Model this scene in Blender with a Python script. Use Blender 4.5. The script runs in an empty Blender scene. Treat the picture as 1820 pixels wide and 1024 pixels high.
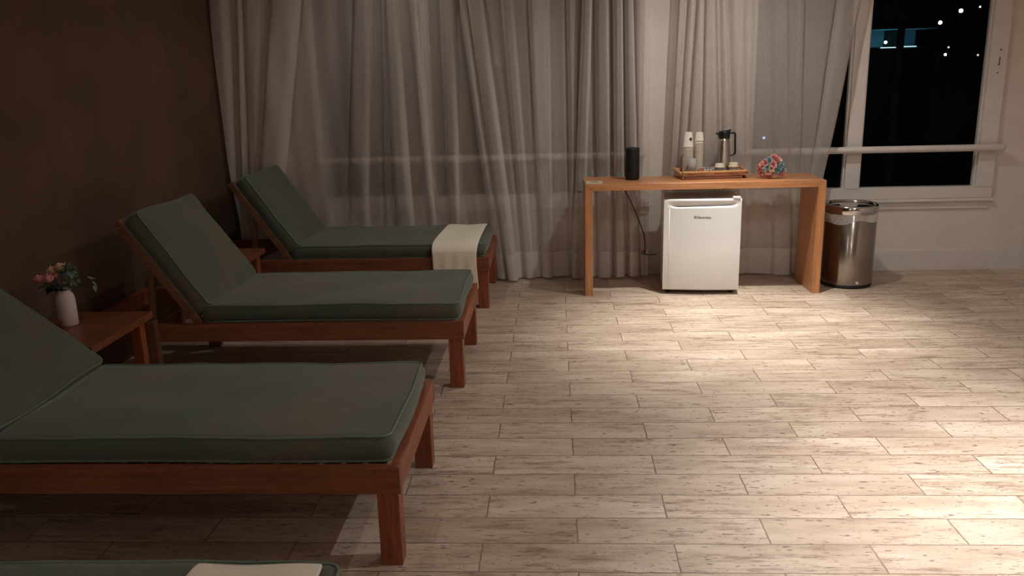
import bpy, bmesh, math, random
from mathutils import Vector, Matrix, noise
random.seed(7)
PI = math.pi
scn = bpy.context.scene
col = scn.collection

# ------------------------------------------------------------------ camera
R = ((0.9985241173980621, 0.048039044258457, -0.025334506136003),
     (0.01247579583322915, 0.25111453422693414, 0.967876978349169),
     (-0.05285774770786915, 0.9667645736820956, -0.2501445933465829))
cd = bpy.data.cameras.new('camera')
cd.sensor_width = 36.0
cd.lens = 1490.554 / 1820 * 36
cd.clip_start = 0.02
cd.clip_end = 200
cam = bpy.data.objects.new('camera', cd)
col.objects.link(cam)
cam.matrix_world = Matrix(((R[0][0], R[1][0], -R[2][0], 0.0),
                           (R[0][1], R[1][1], -R[2][1], 0.0),
                           (R[0][2], R[1][2], -R[2][2], 1.44344),
                           (0, 0, 0, 1)))
scn.camera = cam

# ------------------------------------------------------------------ world (night)
w = bpy.data.worlds.new('night'); scn.world = w; w.use_nodes = True
w.node_tree.nodes['Background'].inputs[0].default_value = (0.012, 0.016, 0.03, 1)
w.node_tree.nodes['Background'].inputs[1].default_value = 0.03

# ------------------------------------------------------------------ view
vs = scn.view_settings
vs.view_transform = 'Standard'; vs.look = 'None'; vs.gamma = 1.0; vs.use_curve_mapping = False
vs.exposure = 0.0

CEIL = 2.5
# recessed ceiling lamps: (x, y, watts, cone deg, blend, colour)
# beam = narrow reflector core, spill = wide weak part of the same lamp
LAMPS = [
    # x, y, beam watts, beam cone, spill watts, colour
    (1.10, 4.80, 370, 62, 54, (1.0, 0.995, 0.96)),
    (1.78, 2.50, 520, 75, 72, (1.0, 1.0, 1.02)),
    (-1.00, -0.60, 0, 60, 12, (1.0, 0.975, 0.95)),  # weak fill added behind the camera to lift the loungers
    (-0.95, 5.05, 0, 60, 12, (1.0, 0.96, 0.92)),
]

# ------------------------------------------------------------------ helpers
def tag(o, label=None, cat=None, group=None, kind=None):
    if label: o['label'] = label
    if cat: o['category'] = cat
    if group: o['group'] = group
    if kind: o['kind'] = kind
    return o

def empty(name, loc=(0, 0, 0), rz=0.0, label=None, cat=None, group=None):
    o = bpy.data.objects.new(name, None)
    o.empty_display_size = 0.05
    o.location = loc; o.rotation_euler = (0, 0, rz)
    col.objects.link(o)
    return tag(o, label, cat, group)

def copy_tree(o, parent=None):
    c = o.copy(); col.objects.link(c)
    if parent is not None: c.parent = parent
    for ch in list(o.children): copy_tree(ch, c)
    return c

class MB:
    def __init__(self, xf=None):
        self.bm = bmesh.new(); self.xf = xf
    def _add(self, vs_, fs, smooth=False):
        if self.xf is not None: vs_ = [self.xf @ Vector(v) for v in vs_]
        bv = [self.bm.verts.new(v) for v in vs_]
        for f in fs:
            try:
                fc = self.bm.faces.new([bv[i] for i in f]); fc.smooth = smooth
            except ValueError: pass
        return bv
    def box(self, x0, x1, y0, y1, z0, z1, bev=0.0, rot=None):
        b = bmesh.new()
        bmesh.ops.create_cube(b, size=1)
        for v in b.verts:
            v.co = Vector(((x0 + x1) / 2 + v.co.x * (x1 - x0), (y0 + y1) / 2 + v.co.y * (y1 - y0), (z0 + z1) / 2 + v.co.z * (z1 - z0)))
        if bev > 0: bmesh.ops.bevel(b, geom=list(b.edges), offset=bev, segments=2, profile=0.7, affect='EDGES')
        if rot is not None:
            for v in b.verts: v.co = rot @ v.co
        b.verts.index_update()
        self._add([v.co.copy() for v in b.verts], [[v.index for v in f.verts] for f in b.faces])
        b.free(); return self
    def grid(self, pts, smooth=True, closed_u=False, closed_v=False):
        nu = len(pts); nv = len(pts[0]); vs_ = [p for row in pts for p in row]; fs = []
        for i in range(nu if closed_u else nu - 1):
            for j in range(nv if closed_v else nv - 1):
                a = i * nv + j; b = i * nv + (j + 1) % nv; c = ((i + 1) % nu) * nv + (j + 1) % nv; d = ((i + 1) % nu) * nv + j
                fs.append((a, b, c, d))
        self._add(vs_, fs, smooth); return self
    def lathe(self, prof, n=32, c=(0, 0, 0), smooth=True, cap0=False, cap1=False):
        rows = [[(c[0] + r * math.cos(2 * PI * k / n), c[1] + r * math.sin(2 * PI * k / n), c[2] + z) for k in range(n)] for r, z in prof]
        vs_ = [p for row in rows for p in row]; fs = []
        for i in range(len(rows) - 1):
            for j in range(n):
                fs.append((i * n + j, i * n + (j + 1) % n, (i + 1) * n + (j + 1) % n, (i + 1) * n + j))
        if cap0: fs.append(tuple(reversed(range(n))))
        if cap1: fs.append(tuple((len(rows) - 1) * n + k for k in range(n)))
        self._add(vs_, fs, smooth); return self
    def tube(self, pts, r, n=8, closed=False, cap=True):
        pts = [Vector(p) for p in pts]; m = len(pts); rows = []
        rs = r if isinstance(r, (list, tuple)) else [r] * m
        up = None
        for i, p in enumerate(pts):
            a = pts[(i - 1) % m] if (closed or i > 0) else p
            b = pts[(i + 1) % m] if (closed or i < m - 1) else p
            t = (b - a).normalized()
            if up is None:
                up = Vector((0, 0, 1)) if abs(t.z) < 0.9 else Vector((1, 0, 0))
            s = t.cross(up).normalized(); up = s.cross(t).normalized()
            rows.append([p + (s * math.cos(2 * PI * k / n) + up * math.sin(2 * PI * k / n)) * rs[i] for k in range(n)])
        vs_ = [q for row in rows for q in row]; fs = []
        for i in range(m if closed else m - 1):
            for j in range(n):
                i2 = (i + 1) % m
                fs.append((i * n + j, i * n + (j + 1) % n, i2 * n + (j + 1) % n, i2 * n + j))
        if cap and not closed:
            fs.append(tuple(reversed(range(n)))); fs.append(tuple((m - 1) * n + k for k in range(n)))
        self._add(vs_, fs, True); return self
    def build(self, name, mat, parent=None, kind=None, loc=None, weld=False):
        bmesh.ops.recalc_face_normals(self.bm, faces=self.bm.faces)
        me = bpy.data.meshes.new(name); self.bm.to_mesh(me); self.bm.free()
        if mat: me.materials.append(mat)
        o = bpy.data.objects.new(name, me); col.objects.link(o)
        if parent: o.parent = parent
        if kind: o['kind'] = kind
        if loc: o.location = loc
        return o

# ------------------------------------------------------------------ materials
def srgb(r, g, b):
    f = lambda c: (c / 255 / 12.92) if c / 255 <= 0.04045 else ((c / 255 + 0.055) / 1.055) ** 2.4
    return (f(r), f(g), f(b), 1)

def newmat(name):
    m = bpy.data.materials.new(name); m.use_nodes = True
    nt = m.node_tree
    return m, nt, nt.nodes, nt.links, nt.nodes['Principled BSDF']

def ramp(nodes, stops, interp='LINEAR'):
    r = nodes.new('ShaderNodeValToRGB'); r.color_ramp.interpolation = interp
    el = r.color_ramp.elements
    while len(el) > 1: el.remove(el[-1])
    el[0].position = stops[0][0]; el[0].color = stops[0][1]
    for p, c in stops[1:]:
        e = el.new(p); e.color = c
    return r

def tex_noise(nodes, links, scale, vec=None, detail=4, rough=0.55, sc=(1, 1, 1)):
    n = nodes.new('ShaderNodeTexNoise'); n.inputs['Scale'].default_value = scale
    n.inputs['Detail'].default_value = detail; n.inputs['Roughness'].default_value = rough
    if vec is not None:
        mp = nodes.new('ShaderNodeMapping'); mp.inputs['Scale'].default_value = sc
        links.new(vec, mp.inputs[0]); links.new(mp.outputs[0], n.inputs['Vector'])
    return n

def simple(name, c1, c2=None, rough=0.5, metal=0.0, scale=20, bump=0.0, sc=(1, 1, 1), spec=0.5, coord='Object', detail=4):
    m, nt, N, L, b = newmat(name)
    tc = N.new('ShaderNodeTexCoord')
    n = tex_noise(N, L, scale, tc.outputs[coord], detail=detail, sc=sc)
    r = ramp(N, [(0.3, c1), (0.7, c2 or c1)])
    L.new(n.outputs['Fac'], r.inputs[0]); L.new(r.outputs[0], b.inputs['Base Color'])
    b.inputs['Roughness'].default_value = rough; b.inputs['Metallic'].default_value = metal
    b.inputs['Specular IOR Level'].default_value = spec
    if bump:
        bp = N.new('ShaderNodeBump'); bp.inputs['Strength'].default_value = bump; bp.inputs['Distance'].default_value = 0.003
        L.new(n.outputs['Fac'], bp.inputs['Height']); L.new(bp.outputs[0], b.inputs['Normal'])
    return m

def wood(name, dark, mid, light, axis='x', rough=0.42):
    m, nt, N, L, b = newmat(name)
    tc = N.new('ShaderNodeTexCoord')
    sc = {'x': (1.2, 18, 18), 'y': (18, 1.2, 18), 'z': (18, 18, 1.2)}[axis]
    n1 = tex_noise(N, L, 3.0, tc.outputs['Object'], detail=6, rough=0.6, sc=sc)
    n2 = tex_noise(N, L, 14.0, tc.outputs['Object'], detail=3, sc=sc)
    mx = N.new('ShaderNodeMix'); mx.data_type = 'FLOAT'; mx.inputs[0].default_value = 0.35
    L.new(n1.outputs['Fac'], mx.inputs[2]); L.new(n2.outputs['Fac'], mx.inputs[3])
    r = ramp(N, [(0.32, dark), (0.5, mid), (0.68, light)])
    L.new(mx.outputs[0], r.inputs[0]); L.new(r.outputs[0], b.inputs['Base Color'])
    b.inputs['Roughness'].default_value = rough
    bp = N.new('ShaderNodeBump'); bp.inputs['Strength'].default_value = 0.12; bp.inputs['Distance'].default_value = 0.002
    L.new(mx.outputs[0], bp.inputs['Height']); L.new(bp.outputs[0], b.inputs['Normal'])
    return m

M = {}
M['wood_x'] = wood('lounger_wood_x', srgb(82, 44, 27), srgb(116, 65, 40), srgb(140, 84, 54), 'x')  # darker than the y and z wood: rail shade put into the colour
M['wood_y'] = wood('lounger_wood_y', srgb(96, 46, 26), srgb(134, 70, 40), srgb(160, 90, 54), 'y')
M['wood_z'] = wood('lounger_wood_z', srgb(96, 46, 26), srgb(134, 70, 40), srgb(160, 90, 54), 'z')
M['wood_back'] = wood('backrest_wood', srgb(84, 52, 38), srgb(112, 74, 54), srgb(130, 90, 68), 'x')
M['table_x'] = wood('console_wood_x', srgb(158, 100, 60), srgb(187, 128, 82), srgb(204, 147, 100), 'x', 0.35)
M['table_z'] = wood('console_wood_z', srgb(158, 100, 60), srgb(187, 128, 82), srgb(204, 147, 100), 'z', 0.35)
M['wall_white'] = simple('painted_wall', srgb(210, 199, 190), srgb(217, 206, 197), 0.7, scale=6, bump=0.05)
M['frame_white'] = simple('window_paint', srgb(206, 198, 192), srgb(214, 206, 200), 0.4, scale=8, bump=0.03)
M['ceiling'] = simple('ceiling_paint', srgb(232, 226, 220), srgb(236, 230, 224), 0.8, scale=5)
M['black'] = simple('black_plastic', srgb(14, 14, 15), srgb(20, 20, 22), 0.35, scale=40)
M['mesh_black'] = simple('speaker_cloth', srgb(5, 5, 6), srgb(9, 9, 11), 0.6, scale=300, bump=0.3)
M['white_plastic'] = simple('white_enamel', srgb(222, 220, 216), srgb(228, 226, 222), 0.3, scale=4)
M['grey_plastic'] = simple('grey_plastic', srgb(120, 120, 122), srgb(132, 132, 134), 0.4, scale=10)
M['paper'] = simple('cup_paper', srgb(224, 214, 196), srgb(232, 222, 206), 0.6, scale=30)
M['ceramic'] = simple('vase_ceramic', srgb(200, 186, 180), srgb(214, 200, 194), 0.4, scale=25, bump=0.15)
M['towel'] = simple('towel_cloth', srgb(222, 212, 194), srgb(234, 224, 206), 0.9, scale=350, bump=0.4, spec=0.1)
M['bamboo'] = simple('bamboo', srgb(176, 116, 66), srgb(214, 164, 104), 0.35, scale=14, sc=(1, 6, 6))
M['bamboo_dark'] = simple('bamboo_dark', srgb(128, 78, 54), srgb(170, 112, 82), 0.4, scale=14, sc=(1, 6, 6))
M['cream'] = simple('cream_lid', srgb(222, 208, 172), srgb(234, 222, 190), 0.5, scale=30)
M['plate'] = simple('socket_plate', srgb(196, 180, 150), srgb(206, 190, 160), 0.5, scale=20)
M['stem'] = simple('stem_green', srgb(40, 58, 40), srgb(62, 80, 58), 0.6, scale=40)
M['leaf'] = simple('leaf_grey_green', srgb(92, 112, 104), srgb(128, 146, 136), 0.6, scale=30)
M['leaf_dark'] = simple('leaf_dark_green', srgb(30, 44, 34), srgb(48, 62, 46), 0.6, scale=30)
M['pink'] = simple('petal_pink', srgb(222, 140, 142), srgb(238, 172, 168), 0.6, scale=60)
M['peach'] = simple('petal_peach', srgb(230, 186, 156), srgb(242, 208, 180), 0.6, scale=60)
M['teal'] = simple('petal_teal', srgb(120, 156, 160), srgb(154, 184, 186), 0.6, scale=60)
M['rosy'] = simple('petal_rose', srgb(200, 104, 108), srgb(222, 134, 132), 0.6, scale=60)
M['sachet'] = simple('sachet_orange', srgb(206, 120, 92), srgb(226, 150, 120), 0.5, scale=50)
M['sachet_white'] = simple('sachet_white', srgb(214, 214, 212), srgb(226, 226, 224), 0.5, scale=50)
M['logo'] = simple('logo_grey', srgb(92, 92, 94), srgb(100, 100, 102), 0.35, scale=50)
M['emblem'] = simple('cup_emblem', srgb(44, 36, 30), srgb(60, 50, 42), 0.5, scale=120)
M['chrome'] = simple('chrome', srgb(190, 188, 184), srgb(200, 198, 194), 0.12, 1.0, scale=10)
M['rubber'] = simple('black_rubber', srgb(10, 10, 10), srgb(16, 16, 16), 0.6, scale=30)
M['holes'] = simple('hole_dirt', srgb(92, 78, 70), srgb(104, 88, 80), 0.7, scale=30)  # flat grey-brown for the marks on the jamb
M['tree'] = simple('night_foliage', srgb(20, 30, 26), srgb(40, 54, 46), 0.8, scale=3)
M['hill'] = simple('night_hill', srgb(8, 10, 12), srgb(12, 14, 14), 0.95, scale=0.5)
M['galv'] = simple('galvanised_pole', srgb(120, 120, 120), srgb(130, 130, 130), 0.6, 0.0, scale=5)
M['teal_wall'] = simple('teal_render', srgb(70, 120, 136), srgb(120, 160, 170), 0.8, scale=1.2)
M['pole_dark'] = simple('dark_pole_paint', srgb(20, 20, 22), srgb(26, 26, 28), 0.9, scale=5, spec=0.0)
M['pole_near'] = simple('weathered_pole', srgb(58, 58, 60), srgb(66, 66, 68), 0.9, scale=5, spec=0.0)

def left_wall_mat():
    m, nt, N, L, b = newmat('dark_brown_render')
    tc = N.new('ShaderNodeTexCoord')
    n = tex_noise(N, L, 3, tc.outputs['Object'], detail=8, rough=0.65)
    n2 = tex_noise(N, L, 60, tc.outputs['Object'], detail=4)
    r = ramp(N, [(0.3, srgb(76, 55, 42)), (0.7, srgb(98, 72, 55))])
    L.new(n.outputs['Fac'], r.inputs[0]); L.new(r.outputs[0], b.inputs['Base Color'])
    b.inputs['Roughness'].default_value = 0.85
    bp = N.new('ShaderNodeBump'); bp.inputs['Strength'].default_value = 0.35; bp.inputs['Distance'].default_value = 0.004
    L.new(n2.outputs['Fac'], bp.inputs['Height']); L.new(bp.outputs[0], b.inputs['Normal'])
    return m
M['brown_wall'] = left_wall_mat()

def steel_mat(name, rough=0.26, c=(150, 142, 134)):
    m, nt, N, L, b = newmat(name)
    tc = N.new('ShaderNodeTexCoord')
    n = tex_noise(N, L, 4, tc.outputs['Object'], detail=5, sc=(3, 3, 120))
    r = ramp(N, [(0.3, srgb(*[k - 8 for k in c])), (0.7, srgb(*[k + 8 for k in c]))])
    L.new(n.outputs['Fac'], r.inputs[0]); L.new(r.outputs[0], b.inputs['Base Color'])
    b.inputs['Metallic'].default_value = 1.0; b.inputs['Roughness'].default_value = rough
    b.inputs['Anisotropic'].default_value = 0.75
    tn = N.new('ShaderNodeTangent'); tn.direction_type = 'RADIAL'; tn.axis = 'Z'
    b.inputs['Anisotropic Rotation'].default_value = 0.25
    L.new(tn.outputs[0], b.inputs['Tangent'])
    return m
M['steel'] = steel_mat('brushed_steel', 0.20, (158, 150, 142))
M['flask_steel'] = steel_mat('flask_steel', 0.30, (196, 190, 182))

def fabric_mat():
    m, nt, N, L, b = newmat('faded_green_canvas')
    tc = N.new('ShaderNodeTexCoord'); g = N.new('ShaderNodeNewGeometry')
    n1 = tex_noise(N, L, 2.3, g.outputs['Position'], detail=5, rough=0.6)
    n2 = tex_noise(N, L, 420, tc.outputs['Object'], detail=2)
    r1 = ramp(N, [(0.36, srgb(72, 84, 73)), (0.5, srgb(82, 86, 74)), (0.64, srgb(94, 85, 70))])
    L.new(n1.outputs['Fac'], r1.inputs[0])
    mx = N.new('ShaderNodeMix'); mx.data_type = 'RGBA'; mx.blend_type = 'MULTIPLY'; mx.inputs[0].default_value = 0.35
    r2 = ramp(N, [(0.35, (0.55, 0.55, 0.55, 1)), (0.65, (1, 1, 1, 1))])
    L.new(n2.outputs['Fac'], r2.inputs[0]); L.new(r1.outputs[0], mx.inputs[6]); L.new(r2.outputs[0], mx.inputs[7])
    L.new(mx.outputs[2], b.inputs['Base Color'])
    b.inputs['Roughness'].default_value = 0.85; b.inputs['Specular IOR Level'].default_value = 0.2
    b.inputs['Sheen Weight'].default_value = 0.25; b.inputs['Sheen Roughness'].default_value = 0.5
    bp = N.new('ShaderNodeBump'); bp.inputs['Strength'].default_value = 0.25; bp.inputs['Distance'].default_value = 0.001
    L.new(n2.outputs['Fac'], bp.inputs['Height']); L.new(bp.outputs[0], b.inputs['Normal'])
    return m
M['canvas'] = fabric_mat()
M['piping'] = simple('canvas_piping', srgb(88, 102, 87), srgb(104, 118, 101), 0.8, scale=200, bump=0.2)

def floor_mat():
    m, nt, N, L, b = newmat('travertine_planks')
    tc = N.new('ShaderNodeTexCoord')
    mp = N.new('ShaderNodeMapping'); mp.inputs['Location'].default_value = (-0.0571, -2.202, 0)
    L.new(tc.outputs['Object'], mp.inputs[0])
    # slightly ragged edges
    nd = tex_noise(N, L, 30, tc.outputs['Object'], detail=3)
    vm = N.new('ShaderNodeVectorMath'); vm.operation = 'SUBTRACT'; vm.inputs[1].default_value = (0.5, 0.5, 0.5)
    L.new(nd.outputs['Color'], vm.inputs[0])
    vs_ = N.new('ShaderNodeVectorMath'); vs_.operation = 'SCALE'; vs_.inputs['Scale'].default_value = 0.009
    L.new(vm.outputs[0], vs_.inputs[0])
    va = N.new('ShaderNodeVectorMath'); va.operation = 'ADD'
    L.new(mp.outputs[0], va.inputs[0]); L.new(vs_.outputs[0], va.inputs[1])
    br = N.new('ShaderNodeTexBrick'); br.offset = 0.5; br.offset_frequency = 2; br.squash = 1
    br.inputs['Scale'].default_value = 1; br.inputs['Brick Width'].default_value = 0.5996; br.inputs['Row Height'].default_value = 0.156
    br.inputs['Mortar Size'].default_value = 0.0028; br.inputs['Mortar Smooth'].default_value = 0.3
    br.inputs['Color1'].default_value = (0, 0, 0, 1); br.inputs['Color2'].default_value = (1, 1, 1, 1); br.inputs['Mortar'].default_value = (0.5, 0.5, 0.5, 1)
    L.new(va.outputs[0], br.inputs['Vector'])
    rnd = br.outputs['Color']
    # per plank shifted coordinates
    sh = N.new('ShaderNodeVectorMath'); sh.operation = 'SCALE'; sh.inputs['Scale'].default_value = 37.0
    L.new(rnd, sh.inputs[0])
    ad = N.new('ShaderNodeVectorMath'); ad.operation = 'ADD'
    L.new(tc.outputs['Object'], ad.inputs[0]); L.new(sh.outputs[0], ad.inputs[1])
    big = tex_noise(N, L, 2.2, ad.outputs[0], detail=5, rough=0.6, sc=(1, 4, 1))
    streak = tex_noise(N, L, 5.0, ad.outputs[0], detail=9, rough=0.78, sc=(1.0, 8, 1))
    pits = tex_noise(N, L, 16.0, ad.outputs[0], detail=3, rough=0.6, sc=(1.5, 5.5, 1))
    fine = tex_noise(N, L, 70.0, ad.outputs[0], detail=3, rough=0.6, sc=(1, 2.0, 1))
    mask = tex_noise(N, L, 2.4, ad.outputs[0], detail=2, sc=(1, 2.5, 1))
    base = ramp(N, [(0.3, srgb(172, 151, 131)), (0.5, srgb(193, 173, 153)), (0.7, srgb(209, 191, 173))])
    L.new(big.outputs['Fac'], base.inputs[0])
    def mult(a, c, f):
        x = N.new('ShaderNodeMix'); x.data_type = 'RGBA'; x.blend_type = 'MULTIPLY'
        if isinstance(f, float): x.inputs[0].default_value = f
        else: L.new(f, x.inputs[0])
        L.new(a, x.inputs[6])
        if isinstance(c, tuple): x.inputs[7].default_value = c
        else: L.new(c, x.inputs[7])
        return x.outputs[2]
    tint = ramp(N, [(0.0, (0.86, 0.84, 0.82, 1)), (1.0, (1.06, 1.06, 1.06, 1))])
    L.new(rnd, tint.inputs[0])
    c = mult(base.outputs[0], tint.outputs[0], 1.0)
    st = ramp(N, [(0.49, (0, 0, 0, 1)), (0.60, (1, 1, 1, 1))]); L.new(streak.outputs['Fac'], st.inputs[0])
    mk = ramp(N, [(0.42, (0, 0, 0, 1)), (0.55, (1, 1, 1, 1))]); L.new(mask.outputs['Fac'], mk.inputs[0])
    mm = N.new('ShaderNodeMath'); mm.operation = 'MULTIPLY'; L.new(st.outputs[0], mm.inputs[0]); L.new(mk.outputs[0], mm.inputs[1])
    mm2 = N.new('ShaderNodeMath'); mm2.operation = 'MULTIPLY'; L.new(mm.outputs[0], mm2.inputs[0]); mm2.inputs[1].default_value = 1.0
    c = mult(c, (0.56, 0.50, 0.46, 1), mm2.outputs[0])
    pt = ramp(N, [(0.62, (0, 0, 0, 1)), (0.655, (1, 1, 1, 1))]); L.new(pits.outputs['Fac'], pt.inputs[0])
    pf = ramp(N, [(0.64, (0, 0, 0, 1)), (0.69, (1, 1, 1, 1))]); L.new(fine.outputs['Fac'], pf.inputs[0])
    pm = N.new('ShaderNodeMath'); pm.operation = 'MAXIMUM'; L.new(pt.outputs[0], pm.inputs[0]); L.new(pf.outputs[0], pm.inputs[1])
    c = mult(c, (0.46, 0.41, 0.38, 1), pm.outputs[0])
    c = mult(c, (0.45, 0.39, 0.35, 1), br.outputs['Fac'])
    L.new(c, b.inputs['Base Color'])
    b.inputs['Specular IOR Level'].default_value = 0.45
    rr = N.new('ShaderNodeMapRange'); rr.inputs[3].default_value = 0.36; rr.inputs[4].default_value = 0.5
    L.new(big.outputs['Fac'], rr.inputs[0]); L.new(rr.outputs[0], b.inputs['Roughness'])
    hs = N.new('ShaderNodeMath'); hs.operation = 'ADD'; L.new(pm.outputs[0], hs.inputs[0]); L.new(br.outputs['Fac'], hs.inputs[1])
    hn = N.new('ShaderNodeMath'); hn.operation = 'MULTIPLY'; L.new(hs.outputs[0], hn.inputs[0]); hn.inputs[1].default_value = -1
    bp = N.new('ShaderNodeBump'); bp.inputs['Strength'].default_value = 0.4; bp.inputs['Distance'].default_value = 0.002
    L.new(hn.outputs[0], bp.inputs['Height']); L.new(bp.outputs[0], b.inputs['Normal'])
    return m
M['floor'] = floor_mat()

def sheer_mat():
    m, nt, N, L, b = newmat('sheer_linen')
    out = N['Material Output']; N.remove(b)
    tc = N.new('ShaderNodeTexCoord')
    w1 = tex_noise(N, L, 60, tc.outputs['Object'], detail=3, sc=(1, 1, 8))
    w2 = tex_noise(N, L, 60, tc.outputs['Object'], detail=3, sc=(8, 1, 1))
    ad = N.new('ShaderNodeMath'); ad.operation = 'ADD'; L.new(w1.outputs['Fac'], ad.inputs[0]); L.new(w2.outputs['Fac'], ad.inputs[1])
    hf = N.new('ShaderNodeMath'); hf.operation = 'MULTIPLY'; hf.inputs[1].default_value = 1.0
    L.new(ad.outputs[0], hf.inputs[0])
    mr = N.new('ShaderNodeMapRange'); mr.inputs[1].default_value = 0.7; mr.inputs[2].default_value = 1.3
    L.new(hf.outputs[0], mr.inputs[0])
    r = ramp(N, [(0.1, srgb(208, 198, 190)), (0.9, srgb(230, 221, 213))]); L.new(mr.outputs[0], r.inputs[0])
    d = N.new('ShaderNodeBsdfDiffuse'); t = N.new('ShaderNodeBsdfTranslucent'); tr = N.new('ShaderNodeBsdfTransparent')
    L.new(r.outputs[0], d.inputs[0]); L.new(r.outputs[0], t.inputs[0])
    m1 = N.new('ShaderNodeMixShader'); m1.inputs[0].default_value = 0.22
    L.new(d.outputs[0], m1.inputs[1]); L.new(t.outputs[0], m1.inputs[2])
    # seen head-on the weave is open, seen edge-on it closes up; the double hem is closed as well
    lw = N.new('ShaderNodeLayerWeight'); lw.inputs['Blend'].default_value = 0.35
    mr2 = N.new('ShaderNodeMapRange'); mr2.inputs[1].default_value = 0.0; mr2.inputs[2].default_value = 0.7
    mr2.inputs[3].default_value = 0.50; mr2.inputs[4].default_value = 0.08
    L.new(lw.outputs['Facing'], mr2.inputs[0])
    sx = N.new('ShaderNodeSeparateXYZ'); L.new(tc.outputs['Object'], sx.inputs[0])
    hem = N.new('ShaderNodeMath'); hem.operation = 'GREATER_THAN'; hem.inputs[1].default_value = 0.20; L.new(sx.outputs[2], hem.inputs[0])
    hm = N.new('ShaderNodeMapRange'); hm.inputs[3].default_value = 0.35; hm.inputs[4].default_value = 1.0; L.new(hem.outputs[0], hm.inputs[0])
    mu = N.new('ShaderNodeMath'); mu.operation = 'MULTIPLY'; L.new(mr2.outputs[0], mu.inputs[0]); L.new(hm.outputs[0], mu.inputs[1])
    m2 = N.new('ShaderNodeMixShader'); L.new(mu.outputs[0], m2.inputs[0])
    L.new(m1.outputs[0], m2.inputs[1]); L.new(tr.outputs[0], m2.inputs[2])
    L.new(m2.outputs[0], out.inputs[0])
    return m
M['sheer'] = sheer_mat()

def clear_mat(name, tint=(1, 1, 1, 1), refl=0.05, rough=0.02, haze=0.0):
    m, nt, N, L, b = newmat(name)
    out = N['Material Output']; N.remove(b)
    tr = N.new('ShaderNodeBsdfTransparent'); tr.inputs[0].default_value = tint
    g = N.new('ShaderNodeBsdfGlossy'); g.inputs['Roughness'].default_value = rough
    fr = N.new('ShaderNodeFresnel'); fr.inputs[0].default_value = 1.45
    mu = N.new('ShaderNodeMath'); mu.operation = 'MULTIPLY'; mu.inputs[1].default_value = refl / 0.04; L.new(fr.outputs[0], mu.inputs[0]); mu.use_clamp = True
    m1 = N.new('ShaderNodeMixShader'); L.new(mu.outputs[0], m1.inputs[0]); L.new(tr.outputs[0], m1.inputs[1]); L.new(g.outputs[0], m1.inputs[2])
    fin = m1
    if haze > 0:
        d = N.new('ShaderNodeBsdfDiffuse'); d.inputs[0].default_value = (0.75, 0.72, 0.68, 1)
        n = tex_noise(N, L, 25, None); rr = ramp(N, [(0.35, (haze * .7,) * 3 + (1,)), (0.65, (haze * 1.3,) * 3 + (1,))]); L.new(n.outputs['Fac'], rr.inputs[0])
        m2 = N.new('ShaderNodeMixShader'); L.new(rr.outputs[0], m2.inputs[0]); L.new(m1.outputs[0], m2.inputs[1]); L.new(d.outputs[0], m2.inputs[2]); fin = m2
    L.new(fin.outputs[0], out.inputs[0])
    return m
M['glass'] = clear_mat('window_glass', (0.9, 0.93, 0.95, 1), 0.003, 0.02)
M['clear'] = clear_mat('clear_plastic', (0.93, 0.92, 0.9, 1), 0.06, 0.08, haze=0.55)
M['liner'] = clear_mat('bin_liner_film', (0.9, 0.9, 0.88, 1), 0.08, 0.25, haze=0.42)
M['jar'] = clear_mat('jar_glass', (0.92, 0.92, 0.9, 1), 0.08, 0.05, haze=0.25)

def emit(name, c, s):
    m, nt, N, L, b = newmat(name)
    b.inputs['Base Color'].default_value = (0, 0, 0, 1); b.inputs['Emission Color'].default_value = c; b.inputs['Emission Strength'].default_value = s
    return m
M['lamp_face'] = emit('lamp_face', (1, 0.85, 0.7, 1), 12)
M['far_warm'] = emit('far_lamp_warm', (1, 0.86, 0.7, 1), 14)
M['far_dim'] = emit('far_lamp_dim', (0.9, 0.9, 0.85, 1), 1.0)
M['far_cyan'] = emit('far_lamp_cyan', (0.55, 0.95, 1, 1), 22)
M['far_blue'] = emit('far_lamp_blue', (0.35, 0.5, 1, 1), 2.6)
M['far_strip'] = emit('far_strip_light', (0.6, 0.85, 0.95, 1), 1.6)

# ------------------------------------------------------------------ room shell
XL, XR, YB, YF = -2.30, 3.27, 5.95, -1.6
MB().box(XL - 0.2, XR + 0.2, YF - 0.2, YB + 0.25, -0.1, 0.0).build('floor', M['floor'], kind='structure')
MB().box(XL - 0.2, XR + 0.2, YF - 0.2, YB + 0.25, CEIL, CEIL + 0.1).build('ceiling', M['ceiling'], kind='structure')
MB().box(XL - 0.2, XL, YF - 0.2, YB + 0.25, 0, CEIL).build('wall_left', M['brown_wall'], kind='structure')
MB().box(XR, XR + 0.2, YF - 0.2, YB + 0.25, 0, CEIL).build('wall_right', M['wall_white'], kind='structure')
MB().box(XL, XR, YF - 0.2, YF, 0, CEIL).build('wall_front', M['wall_white'], kind='structure')
# window wall: parapet, head, piers
WZ0, WZ1 = 0.515, 2.38
wb = MB()
wb.box(XL, XR, YB, YB + 0.2, 0, WZ0)
wb.box(XL, XR, YB, YB + 0.2, WZ1, CEIL)
for a, b_ in ((XL, -1.75), (0.66, 1.24), (3.01, XR)): wb.box(a, b_, YB, YB + 0.2, WZ0, WZ1)
wb.build('wall_back', M['wall_white'], kind='structure')
bb = MB(); bb.box(XL, XR, YB - 0.014, YB, 0, 0.145, 0.003)
bb.build('baseboard_back', M['frame_white'], kind='structure')
MB().box(XR - 0.014, XR, YF, YB - 0.014, 0, 0.145, 0.003).build('baseboard_right', M['frame_white'], kind='structure')

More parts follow.
